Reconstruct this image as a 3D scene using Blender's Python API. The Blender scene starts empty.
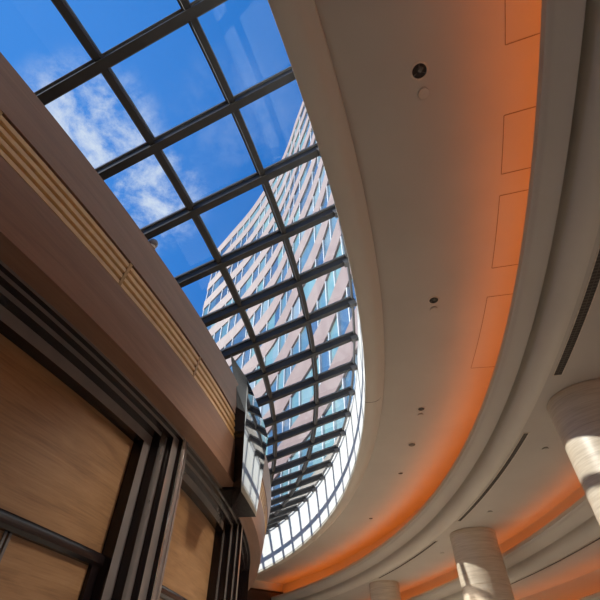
import bpy, bmesh, math, random
from mathutils import Vector, Matrix
random.seed(7)
PI = math.pi
SC = bpy.context.scene
COL = SC.collection
S = 4.5                         # metres per survey unit
H0 = 1.5                        # camera height
CX, CY = -5.0956*S, 2.1692*S    # centre of the round drum all rings share
PITCH = math.radians(44.304)
FPX = 425.07
rad = math.radians

def P(r, th, z):
    """ring coordinates (survey units, degrees) to metres"""
    t = rad(th)
    return Vector((CX + S*r*math.cos(t), CY + S*r*math.sin(t), H0 + S*z))

# ------------------------------------------------------------------ objects
def tag(o, label=None, cat=None, group=None, kind=None):
    if label: o['label'] = label
    if cat: o['category'] = cat
    if group: o['group'] = group
    if kind: o['kind'] = kind
    return o

def obj(name, bm, mat, parent=None, smooth=True, angle=35):
    me = bpy.data.meshes.new(name)
    bmesh.ops.recalc_face_normals(bm, faces=bm.faces[:])
    bm.to_mesh(me); bm.free()
    me.materials.append(mat)
    if smooth:
        me.shade_smooth()
        me.set_sharp_from_angle(angle=rad(angle))
    o = bpy.data.objects.new(name, me)
    COL.objects.link(o)
    if parent:
        o.parent = parent
        o.matrix_parent_inverse = parent.matrix_world.inverted()
    return o

def empty(name, loc, rotz=0.0):
    o = bpy.data.objects.new(name, None)
    COL.objects.link(o)
    o.location = loc; o.rotation_euler = (0, 0, rotz)
    o.empty_display_size = .1
    o.matrix_world = Matrix.Translation(Vector(loc)) @ Matrix.Rotation(rotz, 4, 'Z')
    return o

def lathe(bm, prof, t0, t1, closed=False, step=0.6, uvs=True):
    """sweep (r,z) profile about the drum axis from angle t0 to t1; closed -> a solid bar with end caps"""
    n = max(1, int(math.ceil((t1 - t0)/step)))
    uvl = bm.loops.layers.uv.verify()
    L = [0.0]
    pp = prof + ([prof[0]] if closed else [])
    for a, b in zip(pp, pp[1:]): L.append(L[-1] + S*math.hypot(a[0]-b[0], a[1]-b[1]))
    rings = [[bm.verts.new(P(r, t0 + (t1-t0)*i/n, z)) for r, z in prof] for i in range(n+1)]
    m = len(prof)
    rm = S*sum(p[0] for p in prof)/m
    for i in range(n):
        for j in range(m if closed else m-1):
            k = (j+1) % m
            f = bm.faces.new((rings[i][j], rings[i+1][j], rings[i+1][k], rings[i][k]))
            us = [rm*rad(t0 + (t1-t0)*q/n) for q in (i, i+1, i+1, i)]
            vs = [L[j], L[j], L[j+1], L[j+1]]
            for l, u, v in zip(f.loops, us, vs): l[uvl].uv = (u, v)
    if closed:
        bm.faces.new(rings[0]); bm.faces.new(rings[-1][::-1])
    return bm

def wedge(bm, r0, r1, t0, t1, z0, z1, step=.6):
    return lathe(bm, [(r0, z0), (r1, z0), (r1, z1), (r0, z1)], t0, t1, True, step)

def prism(bm, a, b, w, h, up=Vector((0, 0, 1))):
    """box bar from a to b: w across, h along the up side (top face on the line a-b)"""
    d = (b-a).normalized(); s = d.cross(up).normalized(); u = s.cross(d)
    vs = []
    for p in (a, b):
        for q, e in ((-.5, 0), (.5, 0), (.5, -1), (-.5, -1)):
            vs.append(bm.verts.new(p + s*w*q + u*h*e))
    for f in ((0,1,2,3), (7,6,5,4), (0,4,5,1), (1,5,6,2), (2,6,7,3), (3,7,4,0)):
        bm.faces.new([vs[i] for i in f])
    return bm

def tube_z(bm, prof, c=(0, 0), n=32, cap=True):
    """turn (radius, z) about a vertical axis"""
    rings = []
    for r, z in prof:
        if r < 1e-6: rings.append([bm.verts.new((c[0], c[1], z))])
        else: rings.append([bm.verts.new((c[0]+r*math.cos(2*PI*i/n), c[1]+r*math.sin(2*PI*i/n), z)) for i in range(n)])
    for A, B in zip(rings, rings[1:]):
        for i in range(n):
            j = (i+1) % n
            if len(A) == 1 and len(B) == 1: continue
            if len(A) == 1: bm.faces.new((A[0], B[i], B[j]))
            elif len(B) == 1: bm.faces.new((A[i], A[j], B[0]))
            else: bm.faces.new((A[i], A[j], B[j], B[i]))
    return bm

# ------------------------------------------------------------------ materials
class NT:
    def __init__(s, name):
        s.m = bpy.data.materials.new(name); s.m.use_nodes = True
        s.t = s.m.node_tree; s.n = s.t.nodes; s.l = s.t.links
        s.n.clear()
        s.out = s.n.new('ShaderNodeOutputMaterial')
        s.b = s.n.new('ShaderNodeBsdfPrincipled')
        s.l.new(s.b.outputs[0], s.out.inputs[0])
    def node(s, k, **kw):
        x = s.n.new(k)
        for a, v in kw.items():
            if a in x.inputs.keys(): x.inputs[a].default_value = v
            else: setattr(x, a, v)
        return x
    def link(s, a, b): s.l.new(a, b)
    def coords(s, which='UV', scale=(1, 1, 1), rot=(0, 0, 0)):
        tc = s.node('ShaderNodeTexCoord'); mp = s.node('ShaderNodeMapping')
        s.link(tc.outputs[which], mp.inputs[0])
        mp.inputs['Scale'].default_value = scale; mp.inputs['Rotation'].default_value = rot
        return mp.outputs[0]
    def ramp(s, fac, stops):
        r = s.node('ShaderNodeValToRGB')
        e = r.color_ramp.elements
        while len(e) < len(stops): e.new(.5)
        for x, (p, c) in zip(e, stops):
            x.position = p; x.color = (*c, 1)
        s.link(fac, r.inputs[0])
        return r.outputs[0]
    def noise(s, vec, scale, detail=4, rough=.55, dist=0):
        x = s.node('ShaderNodeTexNoise'); x.inputs['Scale'].default_value = scale
        x.inputs['Detail'].default_value = detail; x.inputs['Roughness'].default_value = rough
        x.inputs['Distortion'].default_value = dist
        s.link(vec, x.inputs['Vector'])
        return x.outputs[0]
    def bump(s, h, strength=.1, dist=.01):
        x = s.node('ShaderNodeBump'); x.inputs['Strength'].default_value = strength; x.inputs['Distance'].default_value = dist
        s.link(h, x.inputs['Height']); s.link(x.outputs[0], s.b.inputs['Normal'])
    def setp(s, **kw):
        for a, v in kw.items(): s.b.inputs[a.replace('_', ' ')].default_value = v

def plaster(name, c0, c1, rough=.75):
    t = NT(name); v = t.coords('Object')
    t.link(t.ramp(t.noise(v, .8, 3), [(.3, c0), (.7, c1)]), t.b.inputs['Base Color'])
    t.setp(Roughness=rough); t.bump(t.noise(v, 60, 2), .03, .002)
    return t.m

def wood(name, cols, scale=(1.2, 16, 1), rough=.4, coat=0.0, big=1.0):
    t = NT(name); v = t.coords('UV', scale)
    n1 = t.noise(v, 1.0, 8, .62, .6)
    v2 = t.coords('UV', (scale[0]*.8, scale[1]*4, 1)); n2 = t.noise(v2, 2.0, 4, .6)
    mx = t.node('ShaderNodeMix', data_type='FLOAT'); mx.inputs[0].default_value = .35
    t.link(n1, mx.inputs[2]); t.link(n2, mx.inputs[3])
    t.link(t.ramp(mx.outputs[0], [(.28, cols[0]), (.5, cols[1]), (.72, cols[2])]), t.b.inputs['Base Color'])
    t.setp(Roughness=rough, Coat_Weight=coat, Coat_Roughness=.12)
    t.bump(n2, .04, .002)
    return t.m

def plain(name, col, rough=.5, metal=0.0, coat=0.0, var=.12, scale=20, ior=None):
    t = NT(name); v = t.coords('Object')
    a = tuple(x*(1-var) for x in col); b = tuple(min(1, x*(1+var)) for x in col)
    t.link(t.ramp(t.noise(v, scale, 3), [(.35, a), (.65, b)]), t.b.inputs['Base Color'])
    t.setp(Roughness=rough, Metallic=metal, Coat_Weight=coat, Coat_Roughness=.05)
    if ior: t.setp(IOR=ior)
    return t.m

M = {}
M['ceiling'] = plaster('ceiling_plaster', (.46, .425, .375), (.50, .465, .41))
M['trim'] = plaster('trim_plaster', (.54, .50, .43), (.58, .54, .465), .55)
M['curb'] = plaster('white_plaster', (.80, .80, .76), (.86, .86, .82), .8)
M['wall'] = plaster('wall_plaster', (.52, .46, .38), (.58, .51, .42))
M['fascia'] = wood('fascia_wood', ((.15, .075, .043), (.225, .118, .072), (.29, .158, .10)), (.7, 9, 1), .45, .25)
M['fascia'].node_tree.nodes['Principled BSDF'].inputs['Coat Roughness'].default_value = .28
M['slat'] = wood('slat_wood', ((.44, .25, .09), (.60, .36, .14), (.70, .45, .20)), (3, 3, 1), .4, .2)
M['panel'] = wood('door_wood', ((.165, .080, .032), (.31, .168, .072), (.42, .245, .118)), (1.1, 8, 1), .42, .05)
M['lacquer'] = plain('dark_lacquer', (.012, .007, .007), .25, 0, .0, .2, 3, 1.45)
M['bronze'] = plain('satin_bronze', (.30, .26, .235), .22, .35, .3, .06, 4)
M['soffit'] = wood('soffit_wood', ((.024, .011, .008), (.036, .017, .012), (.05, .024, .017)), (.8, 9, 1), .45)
M['steel'] = plain('painted_steel', (.042, .036, .032), .6, .0, .0, .15, 4)
M['cap'] = plain('grey_aluminium', (.16, .15, .14), .45, .0, 0, .1, 6)
M['black_glass'] = plain('black_mirror_glass', (.010, .010, .012), .03, 0, 1.0, .05, 5, 2.6)
M['dark'] = plain('dark_recess', (.012, .010, .008), .7)
M['bulb'] = plain('lamp_glass', (.10, .095, .085), .15, .4)
M['slot'] = plain('slot_metal', (.10, .088, .072), .5, .2)
M['slot_dark'] = plain('slot_shadow', (.045, .038, .03), .7)
M['joint'] = plain('joint_shadow_gap', (.24, .19, .145), .8)
M['white_metal'] = plain('cream_enamel', (.56, .50, .42), .4)
M['dome'] = plain('smoked_dome', (.20, .20, .21), .12, 0, .6)
M['brass'] = plain('bronze_edge', (.30, .17, .07), .35, .6)

def floor_mat():
    t = NT('floor_marble'); v = t.coords('Object')
    n = t.noise(v, .6, 8, .6, 1.2)
    c = t.ramp(n, [(.3, (.58, .51, .41)), (.55, (.70, .63, .53)), (.75, (.76, .70, .61))])
    br = t.node('ShaderNodeTexBrick'); br.offset = 0
    for a, b in (('Scale', 1), ('Mortar Size', .004), ('Brick Width', 1.2), ('Row Height', 1.2)): br.inputs[a].default_value = b
    t.link(v, br.inputs['Vector']); t.link(c, br.inputs['Color1']); t.link(c, br.inputs['Color2'])
    br.inputs['Mortar'].default_value = (.3, .25, .2, 1)
    t.link(br.outputs[0], t.b.inputs['Base Color']); t.setp(Roughness=.35)
    return t.m
M['floor'] = floor_mat()
M['paving'] = plaster('paving', (.42, .37, .31), (.52, .46, .39), .8)

def stone_mat():
    t = NT('column_travertine'); v = t.coords('Object', (1.2, 1.2, 22))
    n = t.noise(v, 1, 6, .65, .4)
    v3 = t.coords('Object', (2.5, 2.5, 60)); n3 = t.noise(v3, 1, 3)
    mx = t.node('ShaderNodeMix', data_type='FLOAT'); mx.inputs[0].default_value = .4
    t.link(n, mx.inputs[2]); t.link(n3, mx.inputs[3])
    c = t.ramp(mx.outputs[0], [(.3, (.43, .35, .26)), (.5, (.60, .51, .395)), (.68, (.70, .62, .51))])
    t.link(c, t.b.inputs['Base Color']); t.setp(Roughness=.33, Coat_Weight=.15)
    return t.m
M['stone'] = stone_mat()

def glass_mat():
    t = NT('skylight_glass')
    t.n.remove(t.b)
    tr = t.node('ShaderNodeBsdfTransparent'); tr.inputs[0].default_value = (.93, .965, .965, 1)
    gl = t.node('ShaderNodeBsdfGlossy'); gl.inputs['Roughness'].default_value = .02; gl.inputs[0].default_value = (.9, .95, .95, 1)
    lw = t.node('ShaderNodeLayerWeight'); lw.inputs[0].default_value = .5
    pw = t.node('ShaderNodeMath', operation='POWER'); pw.inputs[1].default_value = 5; t.link(lw.outputs['Facing'], pw.inputs[0])
    mm = t.node('ShaderNodeMath', operation='MULTIPLY_ADD'); mm.inputs[1].default_value = .85; mm.inputs[2].default_value = .05
    t.link(pw.outputs[0], mm.inputs[0])
    mx = t.node('ShaderNodeMixShader')
    t.link(mm.outputs[0], mx.inputs[0]); t.link(tr.outputs[0], mx.inputs[1]); t.link(gl.outputs[0], mx.inputs[2])
    t.link(mx.outputs[0], t.out.inputs[0])
    return t.m
M['glass'] = glass_mat()

def tower_glass():
    t = NT('tower_glazing'); tc = t.node('ShaderNodeTexCoord')
    sp = t.node('ShaderNodeSeparateXYZ'); t.link(tc.outputs['UV'], sp.inputs[0])
    def cell(o, size):
        d = t.node('ShaderNodeMath', operation='DIVIDE'); d.inputs[1].default_value = size; t.link(o, d.inputs[0])
        f = t.node('ShaderNodeMath', operation='FLOOR'); t.link(d.outputs[0], f.inputs[0]); return f.outputs[0]
    cb = t.node('ShaderNodeCombineXYZ'); t.link(cell(sp.outputs[0], 1.7), cb.inputs[0]); t.link(cell(sp.outputs[1], 3.97), cb.inputs[1])
    w = t.node('ShaderNodeTexWhiteNoise', noise_dimensions='2D'); t.link(cb.outputs[0], w.inputs[0])
    cb2 = t.node('ShaderNodeCombineXYZ'); t.link(cell(sp.outputs[0], 6.8), cb2.inputs[0]); t.link(cell(sp.outputs[1], 7.94), cb2.inputs[1])
    w2 = t.node('ShaderNodeTexWhiteNoise', noise_dimensions='2D'); t.link(cb2.outputs[0], w2.inputs[0])
    mx = t.node('ShaderNodeMix', data_type='FLOAT'); mx.inputs[0].default_value = .45
    t.link(w.outputs[0], mx.inputs[2]); t.link(w2.outputs[0], mx.inputs[3])
    c = t.ramp(mx.outputs[0], [(.18, (.05, .11, .21)), (.42, (.09, .19, .32)), (.55, (.15, .30, .38)), (.68, (.25, .48, .48)), (.9, (.34, .44, .50))])
    t.link(c, t.b.inputs['Base Color']); t.setp(Roughness=.08, IOR=1.6)
    return t.m
M['tower_glass'] = tower_glass()
M['tower_band'] = plaster('pink_granite', (.31, .215, .20), (.37, .27, .255), .6)
M['tower_fin'] = plain('white_fin', (.85, .85, .86), .4, 0, 0, .05)

def emit(name, col, st):
    t = NT(name); t.n.remove(t.b)
    e = t.node('ShaderNodeEmission'); e.inputs[0].default_value = (*col, 1); e.inputs[1].default_value = st
    t.link(e.outputs[0], t.out.inputs[0]); return t.m
LED = 5.0
M['led'] = emit('amber_led', (1, .205, .015), LED)
M['led_far'] = emit('amber_led_dimmed', (1, .22, .03), LED*.62)

# ------------------------------------------------------------------ setting
T0, T1 = -62.0, 35.6
ZF = -H0/S
ZC1, ZC2, ZC3, ZC4 = 1.055, .782, .578, .36

bm = bmesh.new()
lathe(bm, [(3.6, ZF), (8.2, ZF), (8.2, ZF-.04), (3.6, ZF-.04)], T0, T1, True, 1.5)
tag(obj('floor', bm, M['floor']), 'pale beige marble floor of the curved hall, below the picture', 'floor', kind='structure')

# main ceiling ring, cove back wall in one turn
def cove_ring(r_in, r_corner, zc, z_back):
    return [(r_in, zc), (r_corner-.012, zc), (r_corner-.003, zc-.003), (r_corner, zc-.012), (r_corner, z_back),
            (r_corner+.02, z_back), (r_corner+.02, zc+.03), (r_in, zc+.03)]
bm = lathe(bmesh.new(), cove_ring(5.474, 6.03, ZC1, .85), T0, T1, True)
ceil1 = tag(obj('ceiling', bm, M['ceiling']), 'highest beige ceiling ring with round downlights beside the skylight opening', 'ceiling', kind='structure')
# access panel joints near the cove
def seam(parent, r0, r1, t0, t1, z):
    b = wedge(bmesh.new(), r0, r1, t0, t1, z-.0008, z+.001, .5)
    return obj('panel_joint', b, M['joint'], parent)
sw, st = .0018, .022
for (a, b_) in ((-24.5, -22.9), (-21.3, -18.83), (-17.25, -15.63), (-14.95, -12.2), (-10.85, -6.6)):
    seam(ceil1, 5.860, 5.860+sw, a, b_, ZC1)
    for t in (a, b_): seam(ceil1, 5.862, 6.015, t-st/2, t+st/2, ZC1)

# rim of the opening
prof = [(5.404, 1.03), (5.404, 1.0085), (5.400, 1.008), (5.401, 1.002), (5.406, 1.0), (5.425, .9985), (5.447, 1.002), (5.463, 1.010), (5.474, 1.022), (5.480, 1.024), (5.484, 1.028), (5.484, 1.06)]
prof = [(r+.008, z) for r, z in prof]
bm = lathe(bmesh.new(), prof, T0, T1, True)
rim = tag(obj('trim_1', bm, M['trim'], angle=50), 'rounded plaster rim edging the skylight opening', 'trim', kind='structure')
for t in (-5.2, 17.0):
    obj('rim_joint', lathe(bmesh.new(), [(a, b-.0006) for a, b in prof[1:9]]+[(5.45, 1.04)], t, t+.03, True, 1), M['slot'], rim)

# cove trims: lip, fillet, curved face, groove and bead
CP = [(5.884, .922), (5.877, .917), (5.8775, .897), (5.882, .892), (5.8835, .885), (5.889, .878), (5.897, .869), (5.906, .858), (5.914, .847),
      (5.9165, .841), (5.9175, .850), (5.918, .878), (5.934, .878), (5.9355, .840), (5.9365, .824), (5.940, .814), (5.945, .805), (5.952, .797), (5.960, .790), (5.968, .785), (5.976, .7825), (5.984, .782), (5.988, .785), (5.99, .80), (5.948, .885), (5.925, .890), (5.900, .897)]
def cove_trim(dr, z_lip, z_ceil, r_ext):
    k = (z_lip-z_ceil)/(.917-.782)
    return [(r+dr+.0025, z_ceil+(z-.782)*k) for r, z in CP]
T2 = cove_trim(0, .917, ZC2, 0)
T3 = cove_trim(6.345-5.877, .690, ZC3, 0)
T4 = cove_trim(6.67-5.877, .457, ZC4, 0)
tag(obj('trim_2', lathe(bmesh.new(), T2, T0, T1, True), M['trim'], angle=40), 'grey moulded cove lip running round below the main amber cove', 'trim', kind='structure')
tag(obj('trim_3', lathe(bmesh.new(), T3, T0, T1, True), M['trim'], angle=40), 'grey moulded cove lip behind the stone columns under the second amber cove', 'trim', kind='structure')
tag(obj('trim_4', lathe(bmesh.new(), T4, T0, T1, True), M['trim'], angle=40), 'outermost grey cove lip low in the right corner', 'trim', kind='structure')
tag(obj('ceiling.001', lathe(bmesh.new(), cove_ring(5.984, 6.435, ZC2, .62), T0, T1, True), M['ceiling']),
    'middle beige ceiling ring carrying the stone columns and slot diffusers', 'ceiling', kind='structure')
tag(obj('ceiling.002', lathe(bmesh.new(), cove_ring(6.345-5.877+5.984, 6.765, ZC3, .40), T0, T1, True), M['ceiling']),
    'lower beige ceiling ring behind the columns with one slot diffuser', 'ceiling', kind='structure')
tag(obj('ceiling.003', lathe(bmesh.new(), [(6.79, ZC4), (8.2, ZC4), (8.2, ZC4+.03), (6.79, ZC4+.03)], T0, T1, True), M['ceiling']),
    'lowest outermost beige ceiling beyond the third amber cove', 'ceiling', kind='structure')
for nm, dr, zl, lab in (('led_strip', 0, .917, 'amber light strip hidden behind the main cove lip'), ('led_strip.001', 6.345-5.877, .690, 'amber light strip hidden behind the second cove lip'),
                   ('led_strip.002', 6.67-5.877, .457, 'amber light strip hidden behind the outermost cove lip')):
    o = obj(nm, wedge(bmesh.new(), 5.906+dr, 5.946+dr, T0+.5, T1-.3, zl-.0190, zl-.0140, 2), M['led' if dr == 0 else 'led_far'])
    tag(o, lab, 'light strip')

# outer wall, back wall and end wall; unseen glazing added to let daylight in
def glazed(n, label, t0, t1, radial):
    root = empty('window_%d' % n, P(8.17, (t0+t1)/2, ZF)); tag(root, label, 'window', kind='structure')
    if radial: obj('glazing', lathe(bmesh.new(), [(4.85, ZF), (8.16, ZF), (8.16, ZC4), (4.85, ZC4)], t0, t0+.04, True, 1), M['glass'], root)
    else: obj('glazing', lathe(bmesh.new(), [(8.17, ZF), (8.17, ZC4)], t0, t1, False, 1), M['glass'], root)
    k = 0
    if radial:
        for r in (4.9, 5.5, 6.1, 6.7, 7.3, 7.9): obj('mullion', wedge(bmesh.new(), r-.01, r+.01, t0-.1, t0+.14, ZF, ZC4), M['steel'], root)
    else:
        t = t0+1
        while t < t1: obj('mullion', wedge(bmesh.new(), 8.15, 8.19, t-.07, t+.07, ZF, ZC4), M['steel'], root); t += 4.4
    return root
glazed(2, 'unseen outer wall beyond the columns, glazed to let in fill daylight', T0, T1, False)
glazed(3, 'unseen hall end behind the viewer, glazed to let in fill daylight', T0, T0, True)
tag(obj('wall_back', lathe(bmesh.new(), [(4.60, ZC4), (8.2, ZC4), (8.2, 1.09), (4.60, 1.09)], T0-.6, T0, True, 2), M['wall']), 'plain upper wall closing the hall behind the viewer', 'wall', kind='structure')
bm = bmesh.new()
vv = [bm.verts.new((x, y, -.22)) for x, y in ((-220, -220), (220, -220), (220, 260), (-220, 260))]; bm.faces.new(vv)  # unseen ground plane, added to bounce sunlight in through the glazing
tag(obj('ground', bm, M['paving']), 'pale paved ground outside the hall, unseen, added to bounce sunlight onto the ceilings', 'ground', kind='structure')
ew = tag(obj('wall_end', lathe(bmesh.new(), [(3.6, ZF), (8.2, ZF), (8.2, 1.4), (3.6, 1.4)], T1, T1+.6, True, 2), M['wall']), 'cream end wall where the curved ceiling stops, low centre', 'wall', kind='structure')
# timber panel on the end wall
ep = empty('wall_panel', P(5.85, T1, ZF))
tag(ep, 'dark brown timber panel with black frame set in the cream end wall', 'wall panel', kind='structure')
obj('timber_face', lathe(bmesh.new(), [(5.45, ZF), (6.035, ZF), (6.035, .962), (5.45, .962)], T1-.05, T1+.02, True, 1), M['soffit'], ep)
b = bmesh.new()
wedge(b, 5.43, 6.05, T1-.12, T1+.02, .962, .978, 1); wedge(b, 6.035, 6.05, T1-.12, T1+.02, ZF, .962, 1)
obj('panel_frame', b, M['lacquer'], ep)

# white curb wall between opening and glass
GR, GZ, GS = 5.395, 1.341, .4244
def gz(r): return GZ + GS*(r-GR)
R_IN = 4.735
bm = lathe(bmesh.new(), [(5.409, 1.02), (5.409, GZ+.006), (5.44, GZ+.006), (5.44, 1.07), (5.484, 1.07)], T0, T1, False)
tag(obj('wall_skylight', bm, M['curb']), 'sunlit white curved wall under the outer edge of the skylight', 'wall', kind='structure')
# drum wall up to the skylight
bm = lathe(bmesh.new(), [(4.60, ZF), (R_IN, ZF), (R_IN, gz(R_IN)-.012), (4.60, gz(R_IN)-.012)], T0, T1, True)
tag(obj('wall_drum', bm, M['wall']), 'curved inner drum wall behind the wooden fascia', 'wall', kind='structure')

# ------------------------------------------------------------------ fascia
FZ0, FZ1 = .590, .862
def fr(z): return 4.901 + (4.944-4.901)*(z-FZ0)/(FZ1-FZ0)
def fascia(name, t0, t1, label, joints):
    root = empty(name, P(4.9, (t0+t1)/2, FZ0))
    tag(root, label, 'fascia', kind='structure')
    gz0, gz1 = .700, .771
    obj('lower_board', lathe(bmesh.new(), [(fr(FZ0), FZ0), (fr(gz0), gz0), (4.845, gz0), (4.845, FZ0)], t0, t1, True, .4), M['fascia'], root)
    obj('upper_board', lathe(bmesh.new(), [(fr(gz1), gz1), (fr(FZ1), FZ1), (4.76, FZ1), (4.76, FZ1-.02), (4.845, FZ1-.02), (4.845, gz1)], t0, t1, True, .4), M['fascia'], root)
    obj('grille_back', lathe(bmesh.new(), [(4.86, gz0), (4.868, gz0), (4.868, gz1), (4.86, gz1)], t0, t1, True, .6), M['dark'], root)
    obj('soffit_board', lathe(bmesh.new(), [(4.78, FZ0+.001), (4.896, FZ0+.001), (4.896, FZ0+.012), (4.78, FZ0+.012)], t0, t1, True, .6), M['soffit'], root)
    edges = [t0] + joints + [t1]
    for a, b_ in zip(edges, edges[1:]):
        g = None
        for k in range(4):
            z0 = gz0 + .0012 + k*(gz1-gz0)/4
            zz = z0 + .0150
            pr = [(fr(z0)-.006, z0), (fr(z0)-.001, z0+.002), (fr(zz)-.003, zz-.003), (fr(zz)-.010, zz), (fr(zz)-.03, zz), (fr(z0)-.03, z0)]
            o = obj('louvre_slat', lathe(bmesh.new(), pr, a+.04, b_-.04, True, .4), M['slat'], root)
        for t in (b_,):
            if t == t1: continue
            obj('grille_divider', lathe(bmesh.new(), [(fr(gz0)-.045, gz0), (fr(gz0)-.001, gz0), (fr(gz1)-.001, gz1), (fr(gz1)-.045, gz1)], t-.05, t+.05, True, 1), M['brass'], root)
    return root
fascia('trim_5', -60, -7.05, 'brown wood fascia with gold louvre strip sloping across the left of the picture', [-53.0, -48.6, -44.2, -39.8, -35.4, -31.0, -26.6, -22.2, -17.75, -13.3])
fascia('trim_6', -4.88, 35.4, 'short stretch of pale wood fascia curving away beyond the black glass panel', [1.0, 5.4, 9.8, 14.2, 18.6, 23, 27.4, 31.8])

# black glass box hung on the fascia, ends cut on a slant
bm = bmesh.new()
def bp(s, v, out):
    z = .527 + (.926-.527)*v
    if out: return P(4.955, (-8.42 + (-5.50+8.42)*s)*(1-v) + (-9.12 + (-3.50+9.12)*s)*v, z)
    tl = -7.3 + (-10.33+7.3)*(z-FZ0)/(FZ1-FZ0); tr = -5.50 + (-3.50+5.50)*v
    return P(min(fr(z), 4.944)-.006, tl + (tr-tl)*s, z)
NS, NV = 16, 6
g = {}
for oi, out in enumerate((True, False)):
    for i in range(NS+1):
        for j in range(NV+1): g[oi, i, j] = bm.verts.new(bp(i/NS, j/NV, out))
for oi in (0, 1):
    for i in range(NS):
        for j in range(NV): bm.faces.new((g[oi,i,j], g[oi,i+1,j], g[oi,i+1,j+1], g[oi,i,j+1]))
for i in range(NS):
    for j in (0, NV): bm.faces.new((g[0,i,j], g[0,i+1,j], g[1,i+1,j], g[1,i,j]))
for j in range(NV):
    for i in (0, NS): bm.faces.new((g[0,i,j], g[0,i,j+1], g[1,i,j+1], g[1,i,j]))
bm.faces.ensure_lookup_table()
for i, fc in enumerate(bm.faces): fc.material_index = 0 if i < NS*NV else 1
gp = tag(obj('glass_panel', bm, M['black_glass'], angle=30), 'black mirror glass panel projecting from the end of the wood fascia and reflecting the skylight', 'panel')

obj('underside', wedge(bmesh.new(), 4.78, 4.911, -7.0, -4.90, .580, .5912, .5), M['lacquer'], gp)

gp.data.materials.append(M['lacquer'])
# ------------------------------------------------------------------ doors in the drum wall
RW = [4.760, 4.792, 4.8175, 4.8367, 4.8495]
HW = [3.28, 3.71, 4.14, 4.56]
ZT = [.535, .562, .574, .583]
PITCHD = 9.5
def door(n, c, label):
    root = empty('door_%d' % n, P(4.76, c, ZF))
    tag(root, label, 'double door', kind='structure')
    bms = [bmesh.new(), bmesh.new()]
    def quad(pts):
        bm = bms[0 if len({round(p[0], 5) for p in pts}) == 1 else 1]
        bm.faces.new([bm.verts.new(P(*p)) for p in pts])
    def arc(r, a, b_, z0, z1, r2=None):
        r2 = r if r2 is None else r2
        k = max(1, int((b_-a)/.6+.99))
        for i in range(k):
            s, e = a+(b_-a)*i/k, a+(b_-a)*(i+1)/k
            quad([(r, s, z0), (r, e, z0), (r2, e, z1), (r2, s, z1)])
    half = PITCHD/2
    hw = HW + [half]; zt = ZT + [.5915]
    for k in range(1, 5):
        r0, r1 = RW[k-1], RW[k]
        for sg in (-1, 1):
            a, b_ = sorted((c+sg*hw[k-1], c+sg*hw[k]))
            arc(r1, a, b_, ZF, zt[k])
            quad([(r0, c+sg*hw[k-1], ZF), (r1, c+sg*hw[k-1], ZF), (r1, c+sg*hw[k-1], zt[k-1]), (r0, c+sg*hw[k-1], zt[k-1])])
        arc(r1, c-hw[k-1], c+hw[k-1], zt[k-1], zt[k])
        arc(r0, c-hw[k-1], c+hw[k-1], zt[k-1], zt[k-1], r1)
    for bm, nm, mt in zip(bms, ('casing_face', 'casing_return'), ('bronze', 'lacquer')):
        bmesh.ops.remove_doubles(bm, verts=bm.verts[:], dist=1e-5)
        obj(nm, bm, M[mt], root, angle=20)
    zr0, zr1 = .235, .262
    obj('transom_panel', lathe(bmesh.new(), [(4.745, zr1-.005), (4.760, zr1-.005), (4.760, .537), (4.745, .537)], c-3.29, c+3.29, True, .5), M['panel'], root)
    obj('transom_rail', lathe(bmesh.new(), [(4.745, zr0), (4.768, zr0), (4.774, zr0+.006), (4.774, zr1-.009), (4.768, zr1), (4.745, zr1)], c-3.29, c+3.29, True, .5), M['lacquer'], root)
    for sg in (-1, 1):
        a, b_ = sorted((c+sg*.03, c+sg*3.27))
        lf = obj('door_leaf', wedge(bmesh.new(), 4.742, 4.757, a, b_, ZF+.002, zr0, .5), M['panel'], root)
        b = bmesh.new()
        e0, e1 = (c+sg*2.93, c+sg*3.27)
        wedge(b, 4.7575, 4.767, min(e0, e1), max(e0, e1), ZF+.002, zr0, 1)
        wedge(b, 4.7575, 4.767, a, b_, ZF+.002, ZF+.06, .5)
        obj('stile', b, M['lacquer'], lf)
        s0, s1 = sorted((c+sg*.03, c+sg*.10))
        obj('meeting_edge', wedge(bmesh.new(), 4.7575, 4.760, s0, s1, ZF+.002, zr0, 1), M['cap'], lf)
    return root
door(1, -16.20, 'nearest brown wood double door with tall transom panel in black stepped casing, lower left')
door(2, -6.70, 'second brown wood double door in black stepped casing, between the nearest and farthest doors')
door(3, 2.80, 'farthest narrow-looking brown wood double door under the black glass panel')
# plain timber beyond the last door, and dark lining before the first
tag(obj('wall_timber', lathe(bmesh.new(), [(4.74, ZF), (4.8495, ZF), (4.8495, .591), (4.74, .591)], 7.56, 35.5, True, .6), M['panel']),
    'plain brown timber lining of the drum past the farthest door', 'wall', kind='structure')
tag(obj('wall_lining', lathe(bmesh.new(), [(4.74, ZF), (4.8495, ZF), (4.8495, .591), (4.74, .591)], -61, -20.96, True, .6), M['lacquer']),
    'dark lacquered lining of the drum before the nearest door', 'wall', kind='structure')

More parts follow.
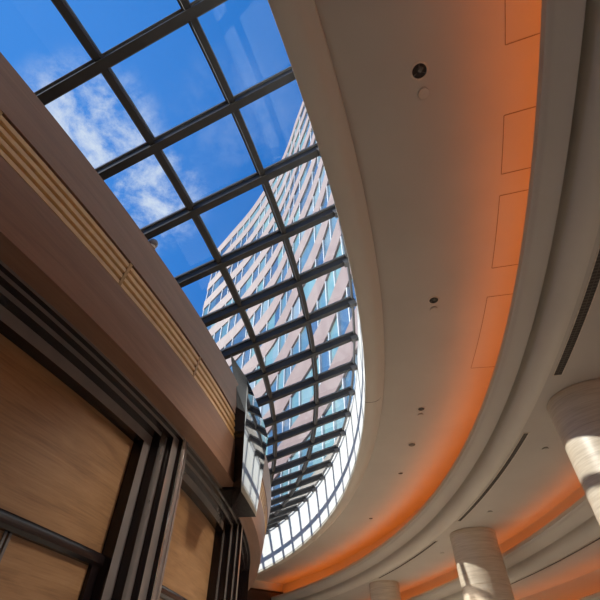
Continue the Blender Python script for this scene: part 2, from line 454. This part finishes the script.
# ------------------------------------------------------------------ skylight
sky = empty('window_1', P(5.07, -10, gz(5.07)))
tag(sky, 'large curved glass skylight of dark steel beams over the hall', 'skylight', kind='structure')
TH0, DTH = -21.62, 2.608
BN = [TH0 + DTH*i for i in range(-6, 22)]
bm = bmesh.new()
lathe(bm, [(R_IN, gz(R_IN)+.004), (GR+.03, gz(GR+.03)+.004)], BN[0]-1.3, T1, False, DTH/4)
obj('glazing', bm, M['glass'], sky)
RI = R_IN+.004
def slope_up(th):
    t = rad(th); n = Vector((-GS*math.cos(t), -GS*math.sin(t), 1)); return n.normalized()
for t in BN:
    up = slope_up(t)
    a, b_ = P(RI, t, gz(RI)), P(GR, t, gz(GR))
    d = .010
    bm = prism(bmesh.new(), a, b_, .022*S, .029*S, up)
    o = obj('rafter', bm, M['steel'], sky, smooth=False)
    bm = prism(bmesh.new(), a+up*.008*S, b_+up*.008*S, .033*S, .008*S, up)
    obj('glazing_bar', bm, M['cap'], sky, smooth=False)
    bm = prism(bmesh.new(), P(GR-.025, t, gz(GR-.025)-.018), P(GR+.004, t, gz(GR+.004)-.018), .024*S, .022*S, up)
    obj('bracket', bm, M['cap'], sky, smooth=False)
for r_ in (4.952, 5.184, 5.388):
    deep = .021 if r_ < 5.3 else .012
    w = .0075 if r_ < 5.3 else .004
    if r_ < 4.74: continue
    pr = [(r_-w, gz(r_-w)), (r_+w, gz(r_+w)), (r_+w+deep*.39, gz(r_+w)-deep*.92), (r_-w+deep*.39, gz(r_-w)-deep*.92)]
    obj('purlin', lathe(bmesh.new(), pr, BN[0], T1, True, DTH/2), M['steel' if r_ < 5.3 else 'cap'], sky)
    if r_ < 5.3:
        pr = [(r_-.0115, gz(r_-.0115)-.001), (r_+.0115, gz(r_+.0115)-.001), (r_+.0115, gz(r_+.0115)+.006), (r_-.0115, gz(r_-.0115)+.006)]
        obj('purlin_cap', lathe(bmesh.new(), pr, BN[0], T1, True, DTH/2), M['cap'], sky)

# ------------------------------------------------------------------ columns
for i, (x, y, R, zt, lab) in enumerate(((.991, 1.292, .128, ZC2, 'round stone column at the right edge, its top lit by sun'),
        (1.036, 2.815, .131, ZC2, 'round stone column between the other two, a sun patch on its left side'),
        (.698, 4.172, .122, ZC2, 'farthest round stone column, only its short top showing at the bottom edge'))):
    nm = 'stone_column' + ('.%03d' % i if i else '')
    r = R*S; top = S*zt + H0
    c = empty(nm, (x*S, y*S, 0)); tag(c, lab, 'column', 'stone columns under the ceiling rings')
    pr = []
    zz = 0.0
    course = 1.22
    pr.append((r*1.08, 0)); pr.append((r*1.08, .25)); pr.append((r*1.06, .28))
    base = obj('base', tube_z(bmesh.new(), [(0, 0)] + pr + [(0, .28)], (x*S, y*S), 64), M['stone'], c)
    pr = [(0, .28), (r, .28)]
    z = top - .02
    joints = []
    while z - course > .4: z -= course; joints.append(z)
    for z in reversed(joints): pr += [(r, z-.006), (r-.006, z-.003), (r-.006, z+.003), (r, z+.006)]
    pr += [(r, top-.02), (r-.012, top-.018), (r-.012, top), (0, top)]
    obj('shaft', tube_z(bmesh.new(), pr, (x*S, y*S), 64), M['stone'], c)

# ------------------------------------------------------------------ ceiling fittings
def placed(o, t):
    o.rotation_euler = (0, 0, rad(t)); return o
def part(name, bm, mat, root, **k):
    o = obj(name, bm, mat, None, **k); o.parent = root; return o
def downlight(i, r, t, R, lab):
    root = empty('downlight' + ('.%03d' % i if i else ''), P(r, t, ZC1)); tag(root, lab, 'downlight', 'downlights in the main ceiling ring')
    root.rotation_euler = (0, 0, rad(t))
    part('trim_ring', tube_z(bmesh.new(), [(R*.80, .004), (R*.80, -.006), (R*.86, -.010), (R, -.006), (R*1.02, .0), (R, .004), (R*.80, .004)], n=32), M['white_metal'], root)
    part('baffle', tube_z(bmesh.new(), [(R*.82, -.003), (R*.55, -.001), (R*.40, -.0015), (R*.38, -.004), (0, -.004)], n=32), M['dark'], root)
    part('lamp', tube_z(bmesh.new(), [(R*.36, -.0045), (R*.30, -.012), (R*.15, -.016), (0, -.017)], (R*.15, -R*.12), n=24), M['bulb'], root)
    for k in range(3):
        b = bmesh.new()
        a = 2*PI*k/3+.6
        prism(b, Vector((R*.36*math.cos(a), R*.36*math.sin(a), -.004)), Vector((R*.8*math.cos(a), R*.8*math.sin(a), -.004)), R*.07, .006)
        part('lamp_arm', b, M['slot'], root, smooth=False)
for i, (r, t, R, lab) in enumerate(((5.675, -18.91, .092, 'largest-looking round recessed downlight at the top of the main ceiling ring'),
        (5.676, -11.05, .086, 'recessed downlight midway down the main ceiling ring, second from the top'),
        (5.690, -3.40, .086, 'recessed downlight with pale rim, third from the top of the main ceiling ring'),
        (5.725, 4.25, .080, 'small recessed downlight past the flat round disc, fourth from the top'),
        (5.766, 12.58, .080, 'farthest tiny recessed downlight of the main ceiling ring'))):
    downlight(i, r, t, R, lab)
SPOT = 450.0
WASH = 420.0
def lamp(r, t, z, e):  # fill spots added at downlight positions; the fittings themselves are unlit
    ld = bpy.data.lights.new('downlight_lamp', 'SPOT'); ld.energy = e; ld.color = (1, .93, .84); ld.spot_size = rad(72); ld.spot_blend = .35; ld.shadow_soft_size = .05
    o = bpy.data.objects.new('downlight_lamp', ld); COL.objects.link(o); o.location = P(r, t, z) - Vector((0, 0, .06))
for k in range(11): lamp(5.68 if k < 8 else 5.70, -57.5+7.72*k, ZC1, SPOT*(.1, .1, .1, .15, .2, .25, .5, 1.3, 2.2, 3, 3)[k])  # added fill bounced off the floor, weighted to brighten the far end
# tilted fill spots added at the downlights to brighten doors and fascia
for k, (t, e) in enumerate(((-11.1, 1.9), (-3.4, 1.9))):
    lamp(5.675, t, ZC1, WASH*e)
    o = COL.objects['downlight_lamp.%03d' % (11+k)]
    q = P(4.85, t+1, .10) - o.location
    o.rotation_euler = q.to_track_quat('-Z', 'Y').to_euler(); o.data.spot_size = rad(66); o.data.spot_blend = .7; o.data.shadow_soft_size = .4
def cover(i, r, t, z, R, lab, grp):
    o = obj('sprinkler_cover' + ('.%03d' % i if i else ''), tube_z(bmesh.new(), [(0, .004), (R*.9, .004), (R*.9, -.006), (R, -.007), (R, -.018), (R*.96, -.021), (0, -.021)], n=28), M['ceiling'])
    o.location = P(r, t, z); tag(o, lab, 'sprinkler cover', grp)
g1, g2 = 'flat sprinkler covers beside the downlights', 'flat sprinkler covers on the middle ceiling ring'
for i, (r, t, z, lab, grp) in enumerate(((5.678, -18.38, ZC1, 'small flat round cover just below the topmost downlight', g1),
        (5.678, -10.58, ZC1, 'small flat cover just below the second downlight from the top', g1),
        (5.694, -2.85, ZC1, 'small flat cover just below the pale-rimmed third downlight', g1),
        (6.121, -4.65, ZC2, 'small flat cover on the middle ceiling ring by the right-edge column', g2),
        (6.122, 2.43, ZC2, 'small flat cover on the middle ceiling ring above the column with the sun patch', g2),
        (6.150, 10.08, ZC2, 'small flat cover on the middle ceiling ring between the two farther columns', g2))):
    cover(i, r, t, z, .06, lab, grp)
rt = empty('smoke_detector', P(5.704, .35, ZC1)); tag(rt, 'flat brownish round disc on the main ceiling between the third and fourth downlights', 'smoke detector')
part('base', tube_z(bmesh.new(), [(0, .003), (.10, .003), (.10, -.012), (.092, -.016), (0, -.016)], n=32), M['white_metal'], rt)
part('sensor', tube_z(bmesh.new(), [(.085, -.016), (.080, -.026), (.05, -.032), (0, -.033)], n=32), M['slot'], rt)

def diffuser(i, t0, t1, r0, r1, z, lab, bars):
    root = empty('slot_diffuser' + ('.%03d' % i if i else ''), P((r0+r1)/2, (t0+t1)/2, z)); tag(root, lab, 'air diffuser', 'curved slot diffusers in the ceilings')
    obj('slot', wedge(bmesh.new(), r0, r1, t0, t1, z-.0012, z+.001, .5), M['slot_dark'], root)
    b = bmesh.new()
    wedge(b, r0-.003, r0, t0-.03, t1+.03, z-.0022, z+.001, .5); wedge(b, r1, r1+.003, t0-.03, t1+.03, z-.0022, z+.001, .5)
    wedge(b, r0, r1, t0-.03, t0, z-.0022, z+.001, .5); wedge(b, r0, r1, t1, t1+.03, z-.0022, z+.001, .5)
    obj('frame', b, M['white_metal'], root)
    b = bmesh.new()
    n = int((t1-t0)/.11)
    if bars:
        for k in range(n):
            t = t0+(t1-t0)*(k+.5)/n; wedge(b, r0, r1, t-.018, t+.018, z-.0018, z-.0010, 1)
    wedge(b, (r0+r1)/2-.0008, (r0+r1)/2+.0008, t0, t1, z-.0019, z-.0010, .5)
    obj('vane', b, M['slot'], root)
diffuser(0, -24, -9.82, 5.998, 6.022, ZC2, 'wide slotted air diffuser in the middle ceiling ring above the right-edge column', True)
diffuser(1, -6.03, 3.92, 5.996, 6.014, ZC2, 'long dark curved air slot between the two columns nearest the right', True)
diffuser(2, 7.66, 17.54, 5.996, 6.012, ZC2, 'long dark curved air slot past the second column towards the farthest column', False)
diffuser(3, -12, 13, 6.455, 6.470, ZC3, 'dark curved air slot in the lower ceiling ring behind the columns', False)

# dome camera on top of the fascia
rt = empty('dome_camera', P(4.936, -17.4, FZ1)); tag(rt, 'small round dome camera on the top edge of the wood fascia', 'camera')
part('base', tube_z(bmesh.new(), [(0, 0), (.05, 0), (.05, .03), (.035, .05), (0, .05)], n=24), M['white_metal'], rt)
part('dome', tube_z(bmesh.new(), [(.062*math.sin(a), .092-.062*math.cos(a)) for a in [PI*k/12 for k in range(13)]], n=24), M['dome'], rt)

# ------------------------------------------------------------------ office tower outside
HT = 56.0
pts = [(-.2485, .8085), (-.217, .770), (-.187, .733), (-.139, .674), (-.095, .608), (-.051, .533), (-.024, .470), (-.007, .418), (.007, .381), (.019, .345), (.029, .308), (.037, .27), (.045, .23), (.052, .19)]
pts = [Vector((x*HT, y*HT)) for x, y in pts]
# resample evenly
def resample(pp, step):
    fine = []
    for i in range(len(pp)-1):
        p0 = pp[max(i-1, 0)]; p1 = pp[i]; p2 = pp[i+1]; p3 = pp[min(i+2, len(pp)-1)]
        for k in range(20):
            t = k/20
            fine.append(.5*((2*p1)+(p2-p0)*t+(2*p0-5*p1+4*p2-p3)*t*t+(3*p1-p0-3*p2+p3)*t**3))
    fine.append(pp[-1])
    out = [fine[0]]; acc = 0; last = fine[0]
    for q in fine[1:]:
        seg = (q-last).length
        while acc+seg >= step:
            last = last + (q-last)*((step-acc)/seg); out.append(last.copy()); seg = (q-last).length; acc = 0
        acc += seg; last = q
    return out
PW = 1.7
path = resample(pts, PW)
def offs(pp, d):
    out = []
    for i, p in enumerate(pp):
        a = pp[max(i-1, 0)]; b_ = pp[min(i+1, len(pp)-1)]; t = (b_-a).normalized()
        out.append(p + Vector((t.y, -t.x))*d)     # + towards the viewer's side
    return out
def facade(bm, pp, z0, z1, d_out, d_in):
    """closed strip following the plan: outer face at d_out, inner at d_in"""
    A = offs(pp, d_out); B = offs(pp, d_in)
    uvl = bm.loops.layers.uv.verify()
    v = [[bm.verts.new((q.x, q.y, z)) for q, z in ((a, z0), (a, z1), (b_, z1), (b_, z0))] for a, b_ in zip(A, B)]
    for i in range(len(v)-1):
        for j in range(4):
            k = (j+1) % 4
            f = bm.faces.new((v[i][j], v[i+1][j], v[i+1][k], v[i][k]))
            us = (i, i+1, i+1, i); zs = [(z0, z1, z1, z0)[q] for q in (j, j, k, k)]
            for l, u, z in zip(f.loops, us, zs): l[uvl].uv = (u*PW+.01, z)
    bm.faces.new(v[0]); bm.faces.new(v[-1][::-1])
    return bm
SGN = 1
tw = empty('office_tower', (path[8].x, path[8].y, 0))
tag(tw, 'tall curved office tower with pink stone bands and blue glass seen through the skylight', 'building')
ZTOP = HT + H0
ZB = H0 + S*1.55
tag(obj('roof', lathe(bmesh.new(), [(5.47, 1.40), (12.5, 1.40), (12.5, 1.55), (5.47, 1.55)], -62, 100, True, 1.5), M['paving']), 'flat roof outside the skylight that carries the office tower', 'roof', kind='structure')
obj('glass_wall', facade(bmesh.new(), path, ZB, ZTOP-1.0, SGN*.0, -SGN*13), M['tower_glass'], tw, smooth=False)
FL = 3.97
for k in range(15):
    z1 = ZTOP - k*FL; z0 = z1 - (1.8 if k else 2.1)
    if z0 < ZB: break
    pin = [path[0] + (path[0]-path[1]).normalized()*.35] + path
    obj('stone_band', facade(bmesh.new(), pin, z0, z1, SGN*.12, -SGN*.3), M['tower_band'], tw, smooth=False)
fo = offs(path, SGN*.03)
for i in range(0, len(path)):
    if i % 5 in (2,): continue
    p = fo[i]; t = (path[min(i+1, len(path)-1)]-path[max(i-1, 0)]).normalized(); n = Vector((t.y, -t.x))
    b = bmesh.new()
    vs = []
    for z in (ZB, ZTOP-1.2):
        for a, c in ((-.06, -.15), (.06, -.15), (.06, .08), (-.06, .08)):
            q = p + t*a + n*c; vs.append(b.verts.new((q.x, q.y, z)))
    for f in ((0,1,2,3), (7,6,5,4), (0,4,5,1), (1,5,6,2), (2,6,7,3), (3,7,4,0)): b.faces.new([vs[j] for j in f])
    obj('mullion_fin', b, M['tower_fin'], tw, smooth=False)

# ------------------------------------------------------------------ light
sl = bpy.data.lights.new('sun', 'SUN'); sl.energy = 5.0; sl.angle = rad(.6); sl.color = (1, .955, .88)
so = bpy.data.objects.new('sun', sl); COL.objects.link(so)
az = rad(-1.4); hh = 1.66
Ld = Vector((hh*math.cos(az), hh*math.sin(az), -1)).normalized()
so.rotation_euler = Ld.to_track_quat('-Z', 'Y').to_euler(); so.location = (-10, 0, 30)

w = bpy.data.worlds.new('sky'); SC.world = w; w.use_nodes = True
nt = w.node_tree; n = nt.nodes; l = nt.links; n.clear()
out = n.new('ShaderNodeOutputWorld'); bg = n.new('ShaderNodeBackground'); l.new(bg.outputs[0], out.inputs[0])
tc = n.new('ShaderNodeTexCoord')
def camdir(px, py):
    u = (px-300)/FPX; v = (300-py)/FPX
    return Vector((u, math.cos(PITCH)-v*math.sin(PITCH), math.sin(PITCH)+v*math.cos(PITCH))).normalized()
def dot(vec):
    d = n.new('ShaderNodeVectorMath'); d.operation = 'DOT_PRODUCT'; l.new(tc.outputs['Generated'], d.inputs[0]); d.inputs[1].default_value = vec
    return d.outputs['Value']
def mrange(x, a, b_, c=0, d=1):
    m = n.new('ShaderNodeMapRange'); m.interpolation_type = 'SMOOTHSTEP'
    for k, v in zip((1, 2, 3, 4), (a, b_, c, d)): m.inputs[k].default_value = v
    l.new(x, m.inputs[0]); return m.outputs[0]
def math_(op, a, b_):
    m = n.new('ShaderNodeMath'); m.operation = op
    for i, v in enumerate((a, b_)):
        if isinstance(v, (int, float)): m.inputs[i].default_value = v
        else: l.new(v, m.inputs[i])
    return m.outputs[0]
def mixc(f, a, b_):
    m = n.new('ShaderNodeMix'); m.data_type = 'RGBA'
    l.new(f, m.inputs[0])
    for i, v in ((6, a), (7, b_)):
        if isinstance(v, tuple): m.inputs[i].default_value = (*v, 1)
        else: l.new(v, m.inputs[i])
    return m.outputs[2]
# deep blue, paler towards the sun side (west) and horizon
west = mrange(dot(Vector((-.95, .1, .45)).normalized()), .25, .95)
base = mixc(west, (.010, .155, .56), (.065, .29, .84))
zen = n.new('ShaderNodeSeparateXYZ'); l.new(tc.outputs['Generated'], zen.inputs[0])
base = mixc(mrange(zen.outputs[2], .75, .0), base, (.35, .50, .72))
nz = n.new('ShaderNodeTexNoise'); nz.inputs['Scale'].default_value = 9; nz.inputs['Detail'].default_value = 9; nz.inputs['Roughness'].default_value = .62; nz.inputs['Distortion'].default_value = .5
l.new(tc.outputs['Generated'], nz.inputs['Vector'])
nb = n.new('ShaderNodeTexNoise'); nb.inputs['Scale'].default_value = 30; nb.inputs['Detail'].default_value = 6; nb.inputs['Roughness'].default_value = .7
l.new(tc.outputs['Generated'], nb.inputs['Vector'])
nn = math_('ADD', math_('MULTIPLY', nz.outputs[0], .65), math_('MULTIPLY', nb.outputs[0], .35))
c1 = mrange(dot(camdir(92, 135)), .986, .9995)
c2 = mrange(dot(camdir(150, 195)), .990, .9995)
c3 = mrange(dot(camdir(235, 120)), .985, 1.0, 0, .12)
mask = math_('MAXIMUM', math_('MAXIMUM', c1, c2), c3)
cl = math_('MULTIPLY', mrange(nn, .40, .66), mask)
bgc = mixc(cl, base, (.72, .80, .95))
l.new(bgc, bg.inputs[0]); bg.inputs[1].default_value = 1.0

# ------------------------------------------------------------------ camera
cd = bpy.data.cameras.new('camera'); cd.sensor_fit = 'HORIZONTAL'; cd.sensor_width = 36; cd.lens = FPX/600*36; cd.clip_end = 500
co = bpy.data.objects.new('camera', cd); COL.objects.link(co)
co.location = (0, 0, H0); co.rotation_euler = (PI/2 + PITCH, 0, 0)
SC.camera = co
vs = SC.view_settings
vs.view_transform = 'Standard'; vs.look = 'None'; vs.exposure = 0.0; vs.gamma = 1.0; vs.use_curve_mapping = False
SC.cycles.max_bounces = 12; SC.cycles.diffuse_bounces = 8; SC.cycles.transparent_max_bounces = 12
